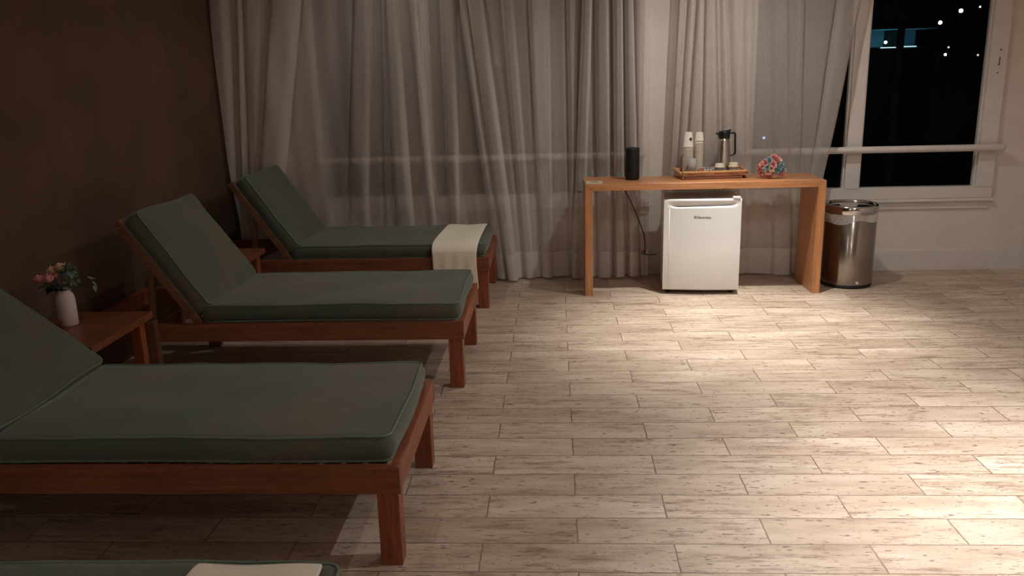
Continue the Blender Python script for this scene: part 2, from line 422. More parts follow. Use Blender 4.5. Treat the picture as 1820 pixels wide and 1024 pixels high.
def window(name, x0, x1, panes, mull):
    fr = MB()
    fr.box(x0, x1, YB - 0.022, YB + 0.05, WZ0, WZ0 + 0.08, 0.004)
    fr.box(x0, x1, YB - 0.022, YB + 0.05, WZ1 - 0.08, WZ1, 0.004)
    edges = [x0] + [v for p in panes for v in p] + [x1]
    for k in range(0, len(edges), 2):
        fr.box(edges[k], edges[k + 1], YB - 0.026, YB + 0.048, WZ0 + 0.075, WZ1 - 0.075, 0.004)
    # inner stop moulding around each pane
    for a, b_ in panes:
        fr.box(a, a + 0.012, YB - 0.005, YB + 0.03, WZ0 + 0.08, WZ1 - 0.08, 0.002)
        fr.box(b_ - 0.012, b_, YB - 0.005, YB + 0.03, WZ0 + 0.08, WZ1 - 0.08, 0.002)
    root = fr.build(name, M['frame_white'], kind='structure')
    for a, b_ in panes:
        MB().box(a, b_, YB + 0.012, YB + 0.018, WZ0 + 0.08, WZ1 - 0.08).build('pane', M['glass'], root)
    s = MB(); s.box(x0 - 0.01, x1 + 0.01, YB - 0.034, YB, WZ0 - 0.022, WZ0 - 0.001, 0.004)
    s.build('window_sill', M['frame_white'], root)
    t = MB(); t.box(x0 + 0.01, x1 - 0.01, YB - 0.012, YB, WZ0 - 0.075, WZ0 - 0.022, 0.003)
    t.build('sill_moulding', M['frame_white'], root)
    return root
window('window_1', -1.75, 0.66, [(-1.66, -0.93), (-0.86, -0.13), (-0.06, 0.58)], 0)
wn = window('window_2', 1.24, 3.01, [(1.355, 2.008), (2.105, 2.895)], 0)
# screw holes and latch mark on the right jamb
h = MB()
for x, z, rr in ((2.962, 1.50, .006), (2.957, 1.405, .006), (2.955, 1.352, .005)):
    h.tube([(x, YB - 0.0275, z), (x, YB - 0.0255, z)], rr, 10)
h.box(2.956, 2.964, YB - 0.0272, YB - 0.026, 1.405, 1.455)
h.build('latch_marks', M['holes'], wn)

def rail(name, x0, x1, label):
    g = MB(); y = YB - 0.062
    g.tube([(x0 + 0.003, y, .862), (x0 + 0.02, y, .862), (x1 - 0.02, y, .862), (x1 - 0.003, y, .862)], [0.019, 0.023, 0.023, 0.019], 20)
    for x in [x0 + 0.1, (x0 + x1) / 2, x1 - 0.03]:
        g.tube([(x, y, .862), (x, YB - 0.024, .862)], 0.009, 10)
    o = g.build(name, M['frame_white']); tag(o, label, 'rail'); return o
rail('guard_rail', 1.26, 3.045, 'round white guard rail across the uncovered window at the right')
rail('guard_rail', -1.72, 0.63, 'round white guard rail faintly showing through the wide left curtain')

# ------------------------------------------------------------------ curtains
LF = [(-2.361, -2.297, -2.258, -2.159, 1.2), (-2.252, -2.219, -2.07, -2.05, 0.8), (-2.216, -2.19, -2.022, -1.90, 0.4),
(-2.18, -2.06, -1.776, -1.602, 1.2), (-2.051, -1.75, -1.576, -1.379, 0.3), (-1.511, -1.381, -1.262, -1.168, 0.6),
(-1.228, -1.181, -1.12, -1.094, 0.5), (-1.134, -1.019, -1.083, -1.043, 1.3), (-0.874, -0.844, -0.96, -0.911, 0.9),
(-0.749, -0.699, -0.738, -0.637, 0.8), (-0.42, -0.35, -0.663, -0.618, 1.4), (-0.34, -0.275, -0.623, -0.537, 1.4),
(-0.216, -0.16, -0.369, -0.299, 0.5), (-0.09, -0.03, -0.168, -0.043, 0.6), (0.114, 0.167, 0.092, 0.147, 0.5),
(0.12, 0.18, 0.225, 0.273, 1.3), (0.303, 0.378, 0.279, 0.352, 0.8), (0.421, 0.479, 0.395, 0.445, 1.4),
(0.519, 0.585, 0.461, 0.501, 1.3), (0.597, 0.625, 0.514, 0.607, 0.4)]
RF = [(0.765, 0.785, 0.843, 0.882, 1.0), (0.783, 0.803, 0.882, 0.899, 0.8), (0.811, 0.867, 0.912, 0.959, 0.8),
(0.882, 1.008, 0.965, 0.987, 1.0), (1.026, 1.148, 0.99, 1.027, 1.0), (1.154, 1.19, 1.035, 1.057, 0.6),
(1.199, 1.252, 1.063, 1.088, 0.7), (1.28, 1.34, 1.124, 1.227, 0.5), (1.345, 1.50, 1.30, 1.36, 0.35), (1.535, 1.642, 1.42, 1.48, 0.7),
(1.668, 1.699, 1.58, 1.622, 0.4), (1.719, 1.741, 1.634, 1.865, 0.3), (1.700, 1.730, 1.92, 2.065, 0.9)]

def curtain(name, folds, xl, xr, base, amp, nu, label, group, seed):
    nv = 70; H = CEIL - 0.03
    rows = []
    us = [i / nu for i in range(nu + 1)]
    for j in range(nv + 1):
        t = j / nv; z = 0.012 + t * (H - 0.012)
        f = z / 2.45; row = []
        x0 = xl[0] + (xl[1] - xl[0]) * f; x1 = xr[0] + (xr[1] - xr[0]) * f
        for u in us:
            x = x0 + (x1 - x0) * u
            y = base(x, z)
            y -= 0.008 * math.sin(x * 19 + seed + 0.5 * math.sin(z * 1.3)) + 0.005 * math.sin(x * 47 + 2 * seed + z)
            up = 0.0; sink = 0.0; dx = 0.0
            for (a0, b0, a1, b1, k) in folds:
                a = a0 + (a1 - a0) * f; b = b0 + (b1 - b0) * f
                c = (a + b) / 2; hw = max(0.012, (b - a) / 2)
                d = (x - c) / hw
                if abs(d) < 3:
                    up = max(up, k * math.exp(-abs(d) ** 4.5))
                    if k >= 0.6: dx += 0.42 * min(k, 1.1) * (x - c) * math.exp(-abs(d / 1.12) ** 4)
                    # crease just beside a strong fold
                    dl = (x - (a - 0.014)) / 0.013
                    sink = max(sink, 0.8 * k * math.exp(-dl * dl))
            am = amp * (1 - 0.45 * (1 - sstep(-0.42, -0.34, x)) * (1 - sstep(0.40, 0.6, z))) * (1 - 0.3 * sstep(0.1, 0.2, x) * (1 - sstep(0.75, 0.9, z)))     # hemmed in by the lounger's rail
            y -= am * up; y += am * 0.55 * sink
            zz = z
            if j == 0: zz += 0.006 * math.sin(x * 13 + seed) + 0.004
            row.append((x + dx, min(y, YB - 0.088), zz))
        rows.append(row)
    g = MB(); g.grid(rows); o = g.build(name, M['sheer'])
    tag(o, label, 'curtain', group)
    return o

def sstep(a, b, x):
    t = max(0, min(1, (x - a) / (b - a))); return t * t * (3 - 2 * t)
curtain('sheer_curtain', LF, (-2.27, -2.27), (0.648, 0.662), lambda x, z: 5.835 + 0.027 * (1 - sstep(-0.47, -0.40, x)) * (1 - sstep(0.5, 0.9, z)), 0.072, 1000,
        'wide sheer taupe curtain with loose folds behind the loungers, left of the white wall strip', None, 1.0)
curtain('sheer_curtain', RF, (0.765, 0.843), (1.735, 2.075), lambda x, z: 5.845, 0.068, 560,
        'narrower sheer taupe curtain behind the flask and roses, its right edge slanting off the window', None, 3.0)

# ------------------------------------------------------------------ sun loungers
def slab_pts(nx, ny, nz, fn):
    """closed box surface with nx*ny*nz cells, every vertex mapped by fn(u,v,w) in [-1,1]"""
    idx = {}; vs_ = []; fs = []
    def V(i, j, k):
        q = (i, j, k)
        if q not in idx:
            idx[q] = len(vs_); vs_.append(fn(2 * i / nx - 1, 2 * j / ny - 1, 2 * k / nz - 1))
        return idx[q]
    for i in range(nx):
        for j in range(ny):
            for k in (0, nz): fs.append((V(i, j, k), V(i + 1, j, k), V(i + 1, j + 1, k), V(i, j + 1, k)))
    for i in range(nx):
        for k in range(nz):
            for j in (0, ny): fs.append((V(i, j, k), V(i + 1, j, k), V(i + 1, j, k + 1), V(i, j, k + 1)))
    for j in range(ny):
        for k in range(nz):
            for i in (0, nx): fs.append((V(i, j, k), V(i, j + 1, k), V(i, j + 1, k + 1), V(i, j, k + 1)))
    return vs_, fs

def cushion(parent, lx, ly, t, xf, name, seed, r=0.028, slump=0.0):
    def fn(u, v, w_):
        x = u * lx / 2; y = v * ly / 2
        cx = lx / 2 - r; cy = ly / 2 - r
        ex = abs(x) - cx; ey = abs(y) - cy
        if ex > 0 and ey > 0:
            n_ = math.hypot(ex, ey); s = max(ex, ey) / n_
            x = math.copysign(cx + ex * s, x); y = math.copysign(cy + ey * s, y)
        e = max(abs(u), abs(v)) ** 10
        bul = 0.012 * (1 - w_ * w_) * e
        nrm = Vector((u ** 9 if abs(u) > .9 else 0, v ** 9 if abs(v) > .9 else 0, 0))
        if nrm.length > 0: nrm.normalize()
        x += nrm.x * bul; y += nrm.y * bul
        dome = (1 - abs(u) ** 5) * (1 - abs(v) ** 4)
        z = w_ * t / 2 * (1 + 0.16 * dome * (1 if w_ > 0 else 0.1))
        wob = noise.noise(Vector((x * 3 + seed, y * 3.5, seed * 1.7))) * 0.008 + noise.noise(Vector((x * 9 + seed, y * 8, seed))) * 0.003
        if w_ > 0: z += wob * w_
        x += 0.004 * math.sin(y * 11 + seed) * e; y += 0.004 * math.sin(x * 6 + seed * 2) * e
        z += slump * math.sin((x / lx + 0.5) * PI * 2.1 + seed) * 0.4
        return Vector((x, y, z))
    mb = MB(xf)
    vs_, fs = slab_pts(56, 26, 6, fn)
    mb._add(vs_, fs, True)
    o = mb.build(name, M['canvas'], parent)
    pm = MB(xf)
    for w_ in (1, -1):
        loop = []
        for i in range(60): loop.append(fn(-1 + 2 * i / 60, -1, w_))
        for i in range(28): loop.append(fn(1, -1 + 2 * i / 28, w_))
        for i in range(60): loop.append(fn(1 - 2 * i / 60, 1, w_))
        for i in range(28): loop.append(fn(-1, 1 - 2 * i / 28, w_))
        pm.tube(loop, 0.0044, 6, closed=True)
    pm.build('piping', M['piping'], o)
    return o

LW = 0.735; LH = -1.27; HZ = 0.312
def lounger(loc, ang, label, seed, rz=0.0):
    root = empty('sun_lounger', loc, rz, label, 'sun lounger', 'green cushioned wooden loungers in a row')
    RZ0, RZ1 = 0.245, 0.330
    Ln = 1.86
    MB().box(-Ln, 0, 0, 0.03, RZ0, RZ1, 0.003).build('side_rail', M['wood_x'], root)
    MB().box(-Ln, 0, LW - 0.03, LW, RZ0, RZ1, 0.003).build('side_rail', M['wood_x'], root)
    MB().box(-0.03, -0.0005, 0.0305, LW - 0.0305, RZ0, RZ1, 0.003).build('end_rail', M['wood_y'], root)
    MB().box(-Ln + 0.0005, -Ln + 0.03, 0.0305, LW - 0.0305, RZ0, RZ1, 0.003).build('end_rail', M['wood_y'], root)
    s = MB(); x = -0.055
    while x > LH + 0.03:
        s.box(x - 0.05, x, 0.031, LW - 0.031, RZ1 - 0.03, RZ1 - 0.012, 0.002); x -= 0.068
    s.build('slatted_base', M['wood_y'], root)
    MB().box(LH - 0.07, LH + 0.019, 0.0305, LW - 0.0305, RZ0 + 0.012, RZ1 - 0.045, 0.002).build('crossbar', M['wood_y'], root)  # added bar, closes a light leak below the hinge
    for ya in (0.0305, LW - 0.0805):
        MB().box(LH + 0.02, -0.031, ya, ya + 0.05, RZ0 + 0.02, RZ1 - 0.031, 0.002).build('cleat', M['wood_x'], root)  # added strips, block light falling through the slat gaps
    for y0 in (0.014, LW - 0.08):
        MB().box(-0.076, -0.010, y0, y0 + 0.066, 0.0, RZ0 + 0.001, 0.003).build('leg', M['wood_z'], root)
    # head posts: front one outside the rail and standing above it
    for y0, y1 in ((-0.042, -0.0005), (LW - 0.075, LW - 0.031)):
        g = MB(); xa, xb = LH - 0.235, LH - 0.17
        g.box(xa, xb, y0, y1, 0.0, 0.365, 0.004)
        g.build('leg', M['wood_back'], root)
    A = math.radians(ang)
    # backrest frame of local axes: X' along the back (up), Z' its normal
    T = Matrix(((-math.cos(A), 0, math.sin(A), LH), (0, 1, 0, 0), (math.sin(A), 0, math.cos(A), HZ), (0, 0, 0, 1)))
    b = MB(T)
    b.box(0.0, 0.60, 0.034, 0.064, -0.004, 0.034, 0.003)
    b.box(0.0, 0.60, LW - 0.064, LW - 0.034, -0.004, 0.034, 0.003)
    b.box(0.565, 0.60, 0.064, LW - 0.064, -0.002, 0.030, 0.003)
    for k in range(7):
        b.box(0.03 + k * 0.078, 0.078 + k * 0.078, 0.064, LW - 0.064, 0.012, 0.030, 0.002)
    b.build('backrest', M['wood_back'], root)
    # prop struts from the backrest down to the head end of the rails
    p = T @ Vector((0.34, 0, -0.01)); q = Vector((LH - 0.235, 0, RZ1 - 0.02))
    st = MB()
    for y in (0.075, LW - 0.075):
        d = (q - p); n = Vector((-d.z, 0, d.x)).normalized() * 0.013
        for off in (-0.01,):
            vs_ = [p + n + Vector((0, y - 0.01, 0)), p - n + Vector((0, y - 0.01, 0)), q - n + Vector((0, y - 0.01, 0)), q + n + Vector((0, y - 0.01, 0)),
                   p + n + Vector((0, y + 0.01, 0)), p - n + Vector((0, y + 0.01, 0)), q - n + Vector((0, y + 0.01, 0)), q + n + Vector((0, y + 0.01, 0))]
            st._add(vs_, [(0, 1, 2, 3), (4, 7, 6, 5), (0, 3, 7, 4), (1, 5, 6, 2), (0, 4, 5, 1), (2, 6, 7, 3)])
    st.tube([q + Vector((0, 0.031, 0)), q + Vector((0, LW - 0.031, 0))], 0.013, 8)
    st.build('backrest_prop', M['wood_back'], root)
    ct = 0.078; clen = 1.215
    xf = Matrix.Translation((-0.028 - clen / 2, LW / 2, RZ1 + 0.002 + ct / 2))
    cushion(root, clen, LW - 0.085, ct, xf, 'seat_cushion', seed)
    bl = 0.535
    xf2 = T @ Matrix.Translation((0.045 + bl / 2, LW / 2, 0.034 + ct / 2)) @ Matrix.Rotation(PI, 4, 'Z')
    cushion(root, bl, LW - 0.09, ct, xf2, 'back_cushion', seed + 5)
    return root

lounger((-0.415, 5.06, 0), 55.5, 'wooden lounger nearest the curtain, green cushion with a folded towel over its foot', 1.3)
lounger((-0.430, 3.69, 0), 55.5, 'wooden lounger with bare green cushion, second from the curtain, steep backrest', 4.1)
lounger((-0.465, 2.22, 0), 38.0, 'large foreground wooden lounger with bare green cushion and low reclined backrest', 7.7)
lounger((-0.452, 0.912, 0), 38.0, 'lounger mostly out of view at the bottom edge, towel over its cushion', 11.9)

# ------------------------------------------------------------------ towels
def towel(name, ox, oy, x0, x1, drop, label, seed, skew=0.0):
    path = []
    ztop = 0.330 + 0.002 + 0.078 + 0.016
    ys = [0.675, 0.60, 0.5, 0.4, 0.3, 0.2, 0.12, 0.075]
    for y in ys: path.append((y, ztop - 0.010 * abs((y - LW / 2) / 0.33) ** 4))
    for k in range(1, 7):
        a = k / 6 * PI / 2
        path.append((0.062 - 0.082 * math.sin(a) * 0.92, ztop - 0.010 - 0.055 * (1 - math.cos(a))))
    z = path[-1][1]; yb = path[-1][0]; n = 9
    for k in range(1, n + 1):
        path.append((yb - 0.006 * math.sin(k / n * PI), z + (drop - z) * k / n))
    rows = []; nu = 26
    for i, (y, z) in enumerate(path):
        t = i / (len(path) - 1); row = []
        for k in range(nu + 1):
            u = k / nu
            x = x0 + (x1 - x0) * u + skew * (y - 0.3) + 0.004 * math.sin(t * 9 + seed + u * 4)
            wv = 0.0025 * math.sin(u * 7 + t * 5 + seed)
            hang = max(0, (t - 0.55) / 0.45)
            yy = y - hang * 0.004 * (1 + math.sin(u * 23 + seed)) * (1 if t > .6 else 0)
            row.append((ox + x, oy + yy, z + wv))
        rows.append(row)
    g = MB(); g.grid(rows); o = g.build(name, M['towel'])
    md = o.modifiers.new('thick', 'SOLIDIFY'); md.thickness = 0.006; md.offset = 1
    m2 = o.modifiers.new('sub', 'SUBSURF'); m2.levels = 1; m2.render_levels = 1
    tag(o, label, 'towel'); return o
towel('folded_towel', -0.415, 5.06, -0.342, -0.062, 0.13, 'cream towel folded over the foot of the lounger by the curtain', 1.0, 0.03)
towel('folded_towel', -0.452, 0.912, -0.342, -0.055, 0.13, 'pale towel at the bottom edge of the photo on the nearest lounger', 2.0, 0.0)

# ------------------------------------------------------------------ side tables
def side_table(loc, label):
    root = empty('side_table', loc, 0, label, 'side table', 'low wooden side tables between the loungers')
    W_, D_, H_ = 0.42, 0.52, 0.43
    t = MB()
    for k in range(6):
        t.box(-W_, 0, k * D_ / 6 + 0.0008, (k + 1) * D_ / 6 - 0.0008, H_ - 0.03, H_, 0.0015)
    t.build('tabletop', M['wood_x'], root)
    for x in (-W_ + 0.03, -0.075):
        for y in (0.03, D_ - 0.075):
            MB().box(x, x + 0.045, y, y + 0.045, 0, H_ - 0.03, 0.003).build('leg', M['wood_z'], root)
    for ya in (0.04, D_ - 0.06):
        MB().box(-W_ + 0.04, -0.04, ya, ya + 0.02, H_ - 0.085, H_ - 0.031, 0.002).build('apron', M['wood_x'], root)
    return root
side_table((-1.835, 3.06, 0), 'low wooden side table holding the white vase, between the front two whole loungers')
side_table((-1.790, 4.46, 0), 'low wooden side table near the curtain, mostly hidden behind the second lounger')

# ------------------------------------------------------------------ flowers
def rose_mb(mb, c, r, tilt, az, petals=11, seed=0):
    rnd = random.Random(seed)
    Rm = Matrix.Translation(c) @ Matrix.Rotation(az, 4, 'Z') @ Matrix.Rotation(tilt, 4, 'Y')
    old = mb.xf; mb.xf = Rm if old is None else old @ Rm
    for k in range(petals):
        f = (k + 1) / petals; rad = r * (0.14 + 0.80 * f); a0 = k * 2.4; hh = r * (1.25 - 0.55 * f)
        span = 2.6 - 1.1 * f; rows = []
        for i in range(5):
            t = i / 4; row = []
            for j in range(7):
                u = j / 6 - 0.5; a = a0 + u * span
                rr = rad * (0.45 + 0.55 * math.sin(t * PI / 2)) + (0.25 * r * f * t ** 4)
                z = hh * t * (1 - 0.35 * (2 * u) ** 2 * t) - r * 0.3 + (-0.12 * r * f * t ** 6)
                row.append((rr * math.cos(a), rr * math.sin(a), z))
            rows.append(row)
        mb.grid(rows)
    mb.xf = old

def leaf_mb(mb, base, d, L_, w_, droop=0.2):
    d = Vector(d).normalized(); side = d.cross(Vector((0, 0, 1)))
    if side.length < 0.1: side = Vector((1, 0, 0))
    side.normalize(); rows = []
    for i in range(6):
        t = i / 5; p = Vector(base) + d * L_ * t - Vector((0, 0, 1)) * droop * L_ * t * t
        ww = w_ * math.sin(PI * (0.08 + 0.92 * t) ** 0.8) * 0.5
        rows.append([p - side * ww + Vector((0, 0, ww * .3)), p, p + side * ww + Vector((0, 0, ww * .3))])
    mb.grid(rows)

# vase and its flowers
v = MB()
v.lathe([(0.0, 0.0), (0.034, 0.0), (0.038, 0.004), (0.039, 0.05), (0.0385, 0.115), (0.034, 0.135), (0.027, 0.143), (0.026, 0.155), (0.028, 0.158), (0.025, 0.158), (0.024, 0.142), (0.033, 0.115), (0.034, 0.02), (0, 0.015)], 32)
o = v.build('vase', M['ceramic'], loc=(-2.105, 3.375, 0.43)); tag(o, 'slim white bottle-shaped vase on the side table beside the brown wall', 'vase')
fr_ = empty('flower_bunch', (-2.105, 3.375, 0.59), 0, 'pink and grey-green artificial flowers standing in the white vase', 'flowers')
s = MB(); heads = [(-0.085, -0.02, 0.045, 'pink', .030), (-0.045, 0.015, 0.075, 'peach', .028), (-0.035, -0.03, 0.05, 'pink', .030), (-0.012, 0.02, 0.09, 'peach', .027), (-0.06, 0.03, 0.04, 'pink', .026)]
for x, y, z, mt, r in heads:
    s.tube([(0, 0, -0.12), (x * .2, y * .2, -0.02), (x * .8, y * .8, z * .6), (x, y, z)], 0.0022, 6)
for x, y, z in ((0.03, 0, 0.09), (0.05, 0.02, 0.06), (0.10, 0, 0.05), (0.135, 0.01, 0.02), (-0.09, 0.02, 0.02)):
    s.tube([(0, 0, -0.12), (x * .15, y * .2, -0.01), (x * .7, y * .8, z), (x, y, z)], 0.002, 6)
s.build('stem', M['stem'], fr_)
for i, (x, y, z, mt, r) in enumerate(heads):
    g = MB(); rose_mb(g, Vector((x, y, z)), r, 0.5 * (1 if x < 0 else -1) * -1, 0, 10, i); g.build('blossom', M[mt], fr_)
rr_ = random.Random(5)
for i, (x, y, z, r, n) in enumerate(((0.03, 0, 0.085, 0.034, 34), (0.045, 0.01, 0.04, 0.03, 26), (0.02, -0.02, 0.02, 0.022, 18))):
    g = MB()
    for k in range(n):
        d = Vector((rr_.gauss(0, 1), rr_.gauss(0, 1), rr_.gauss(0, 1))).normalized()
        leaf_mb(g, Vector((x, y, z)) + d * r * .45, d + Vector((rr_.uniform(-.4, .4), rr_.uniform(-.4, .4), .2)), r * .8, r * .55, 0.3)
    g.build('leaf_cluster', M['leaf'], fr_)
g = MB()
for x, z, dx, dz in ((0.09, 0.055, .6, .2), (0.11, 0.05, .9, -.3), (0.128, 0.03, .7, -.9), (0.135, 0.015, .2, -1), (0.10, 0.06, .3, .8), (0.12, 0.04, 1, .2)):
    leaf_mb(g, (x, 0.005, z), (dx, rr_.uniform(-.3, .3), dz), 0.03, 0.018, 0.1)
g.build('leaf_spray', M['leaf'], fr_)
g = MB()
for k in range(22):
    a = rr_.uniform(0, 2 * PI); leaf_mb(g, (rr_.uniform(-.07, .0), rr_.uniform(-.03, .03), rr_.uniform(-.005, .02)), (math.cos(a) - .3, math.sin(a), rr_.uniform(-.3, .3)), 0.045, 0.022, 0.3)
g.build('dark_leaves', M['leaf_dark'], fr_)

# ------------------------------------------------------------------ console table
TX0, TX1, TY0, TY1, TZ = 0.190, 1.702, 5.345, 5.725, 0.733
ct = empty('console_table', ((TX0 + TX1) / 2, (TY0 + TY1) / 2, 0), 0, 'long warm wood console table with slab legs standing over the small fridge', 'table')
cx_, cy_ = ct.location.x, ct.location.y
hx = (TX1 - TX0) / 2; hy = (TY1 - TY0) / 2; th = 0.042
def prism_xz(mb, poly, y0, y1):
    n = len(poly)
    vs_ = [(x, y0, z) for x, z in poly] + [(x, y1, z) for x, z in poly]
    fs = [tuple(range(n)), tuple(reversed(range(n, 2 * n)))] + [(i, i + n, (i + 1) % n + n, (i + 1) % n) for i in range(n)]
    mb._add(vs_, fs)
lt = 0.05
g = MB(); prism_xz(g, [(-hx, TZ), (hx, TZ), (hx - lt, TZ - th), (-hx + lt, TZ - th)], -hy, hy)
bmesh.ops.bevel(g.bm, geom=[e for e in g.bm.edges], offset=0.0015, segments=1, affect='EDGES')
g.build('tabletop', M['table_x'], ct)
for sx in (-1, 1):
    g = MB(); prism_xz(g, [(sx * hx, TZ - 0.0008), (sx * hx, 0), (sx * (hx - lt), 0), (sx * (hx - lt), TZ - th - 0.0008)], -hy, hy)
    bmesh.ops.bevel(g.bm, geom=[e for e in g.bm.edges], offset=0.0015, segments=1, affect='EDGES')
    g.build('leg', M['table_z'], ct)

sp = empty('socket_plate', (0.25, 5.425, TZ), 0, 'flat beige plate with a dark slot on the left end of the console table', 'socket plate')
MB().box(-0.052, 0.055, -0.065, 0.065, 0.0, 0.005, 0.0015).build('plate', M['plate'], sp)
MB().box(-0.025, 0.028, -0.006, 0.010, 0.0045, 0.0062).build('slot', M['rubber'], sp)

# smart speaker
sk = empty('speaker', (0.508, 5.56, TZ), 0, 'tall black cylinder speaker on the console table', 'speaker')
g = MB(); g.lathe([(0, 0.0), (0.040, 0.0), (0.0445, 0.004), (0.0455, 0.010), (0.0455, 0.196), (0.0445, 0.204), (0.041, 0.209), (0.036, 0.2095), (0, 0.2085)], 40)
g.build('body', M['mesh_black'], sk)
g = MB(); g.lathe([(0, 0.2102), (0.030, 0.2104), (0.033, 0.2098)], 32); g.build('top_plate', M['black'], sk)
# cord behind the table
pts = [(0.465, 5.731, 0.70), (0.468, 5.731, 0.66), (0.485, 5.731, 0.62), (0.52, 5.731, 0.55), (0.555, 5.731, 0.47), (0.59, 5.731, 0.38), (0.612, 5.731, 0.30), (0.617, 5.731, 0.22), (0.612, 5.731, 0.192),
       (0.598, 5.730, 0.196), (0.596, 5.730, 0.208), (0.607, 5.731, 0.213), (0.616, 5.73, 0.20), (0.63, 5.731, 0.188), (0.66, 5.731, 0.187), (0.70, 5.731, 0.188)]
def smooth(pts, n=6):
    P = [Vector(p) for p in pts]; out = []
    for i in range(len(P) - 1):
        a = P[max(0, i - 1)]; b = P[i]; c = P[i + 1]; d = P[min(len(P) - 1, i + 2)]
        for k in range(n):
            t = k / n
            out.append(0.5 * ((2 * b) + (-a + c) * t + (2 * a - 5 * b + 4 * c - d) * t * t + (-a + 3 * b - 3 * c + d) * t ** 3))
    out.append(P[-1]); return out
g = MB(); g.tube(smooth(pts), 0.0038, 8); o = g.build('power_cord', M['black']); tag(o, 'thin black cord hanging below the speaker in front of the curtain', 'cord')

# ------------------------------------------------------------------ fridge
fz = empty('mini_fridge', (0.935, 5.335, 0), math.radians(-4.5), 'small white fridge under the console table', 'fridge')
FW, FD, FH = 0.485, 0.40, 0.628
g = MB(); g.box(-FW / 2 + .004, FW / 2 - .004, 0.062, FD, 0.022, FH - 0.004, 0.006); g.build('body', M['white_plastic'], fz)
g = MB()  # curved door with scooped grip under the top edge
rows = []; nn = 24
def door_y(x): return 0.0 + 0.014 * (2 * x / FW) ** 2
for zi, (z, back) in enumerate([(0.030, 0.014), (0.036, 0.003), (0.045, 0.0), (0.300, 0.0), (0.568, 0.0)]):
    rows.append([(x, door_y(x) + back, z) for x in [-FW / 2 + FW * k / nn for k in range(nn + 1)]])
for s_, dz in ((0.0, 0.0), (0.35, 0.004), (0.75, 0.009), (1.0, 0.018), (0.9, 0.024)):
    row = []
    for k in range(nn + 1):
        x = -FW / 2 + FW * k / nn
        a = sstep(-FW / 2 + 0.02, -FW / 2 + 0.08, x) * (1 - sstep(FW / 2 - 0.055, FW / 2 - 0.03, x))
        sag = 0.014 * (1 - (x / (FW / 2))) / 2
        row.append((x, door_y(x) + 0.017 * s_ * a, 0.580 - sag * a + dz))
    rows.append(row)
rows.append([(-FW / 2 + FW * k / nn, door_y(-FW / 2 + FW * k / nn), 0.614) for k in range(nn + 1)])
rows.append([(-FW / 2 + FW * k / nn, door_y(-FW / 2 + FW * k / nn) + 0.002, 0.626) for k in range(nn + 1)])
rows.append([(-FW / 2 + FW * k / nn, door_y(-FW / 2 + FW * k / nn) + 0.008, FH) for k in range(nn + 1)])
rows.append([(-FW / 2 + FW * k / nn, 0.056, FH) for k in range(nn + 1)])
rows.append([(-FW / 2 + FW * k / nn, 0.056, 0.030) for k in range(nn + 1)])
g.grid(rows, smooth=True, closed_u=True)
# end caps of the door
n = len(rows)
for k in (0, nn):
    g._add([r[k] for r in rows], [tuple(range(n))])
dr = g.build('door', M['white_plastic'], fz)
g = MB(); x_ = -FW / 2 + 0.036; g.tube([(x_, door_y(x_) + 0.0012, 0.045), (x_, door_y(x_) + 0.0012, 0.567)], 0.0028, 8); g.build('door_ridge', M['white_plastic'], dr)
# recess shade painted as a strip, same plastic slightly greyer
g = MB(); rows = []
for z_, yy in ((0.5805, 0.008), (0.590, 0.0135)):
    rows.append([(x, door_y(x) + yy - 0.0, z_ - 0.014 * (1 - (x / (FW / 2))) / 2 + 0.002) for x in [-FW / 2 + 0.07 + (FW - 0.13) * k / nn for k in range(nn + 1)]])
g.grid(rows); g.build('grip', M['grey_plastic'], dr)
g = MB(); g.box(FW / 2 - 0.055, FW / 2 - 0.008, 0.006, 0.05, FH, FH + 0.014, 0.005); g.build('hinge_cap', M['white_plastic'], fz)
for sx in (-1, 1):
    g = MB(); g.lathe([(0, 0), (0.014, 0), (0.016, 0.004), (0.013, 0.010), (0.012, 0.03), (0, 0.03)], 16, (sx * (FW / 2 - 0.035), 0.09, 0)); g.build('foot', M['rubber'], fz)
    g = MB(); g.lathe([(0, 0), (0.014, 0), (0.016, 0.004), (0.013, 0.010), (0.012, 0.024), (0, 0.024)], 16, (sx * (FW / 2 - 0.035), FD - 0.03, 0)); g.build('foot', M['rubber'], fz)
# word mark
def text_mesh(name, body, size, mat, parent, loc, rot, depth=0.0006, bold=0.0):
    cu = bpy.data.curves.new(name, 'FONT'); cu.body = body; cu.size = size; cu.extrude = depth; cu.offset = bold
    cu.align_x = 'LEFT'
    tmp = bpy.data.objects.new(name + '_tmp', cu); col.objects.link(tmp)
    dg = bpy.context.evaluated_depsgraph_get(); me = bpy.data.meshes.new_from_object(tmp.evaluated_get(dg))
    bpy.data.objects.remove(tmp); me.materials.clear(); me.materials.append(mat)
    ob = bpy.data.objects.new(name, me); col.objects.link(ob); ob.parent = parent; ob.location = loc; ob.rotation_euler = rot
    return ob
lx = -0.053
g = MB()
yl = door_y(lx) - 0.0006
g.box(lx, lx + 0.0035, yl, yl + .002, 0.505, 0.521); g.box(lx + 0.0045, lx + 0.016, yl, yl + .002, 0.5175, 0.521)
g.box(lx + 0.0045, lx + 0.016, yl, yl + .002, 0.505, 0.5085); g.box(lx + 0.0045, lx + 0.014, yl, yl + .002, 0.5115, 0.5145)
g.box(lx + 0.0125, lx + 0.016, yl, yl + .002, 0.505, 0.521)
g.build('logo_square', M['logo'], dr)
text_mesh('logo_lettering', 'Electrolux', 0.0205, M['logo'], dr, (lx + 0.0215, -0.0004, 0.505), (PI / 2, 0, 0), 0.0005, 0.0004)

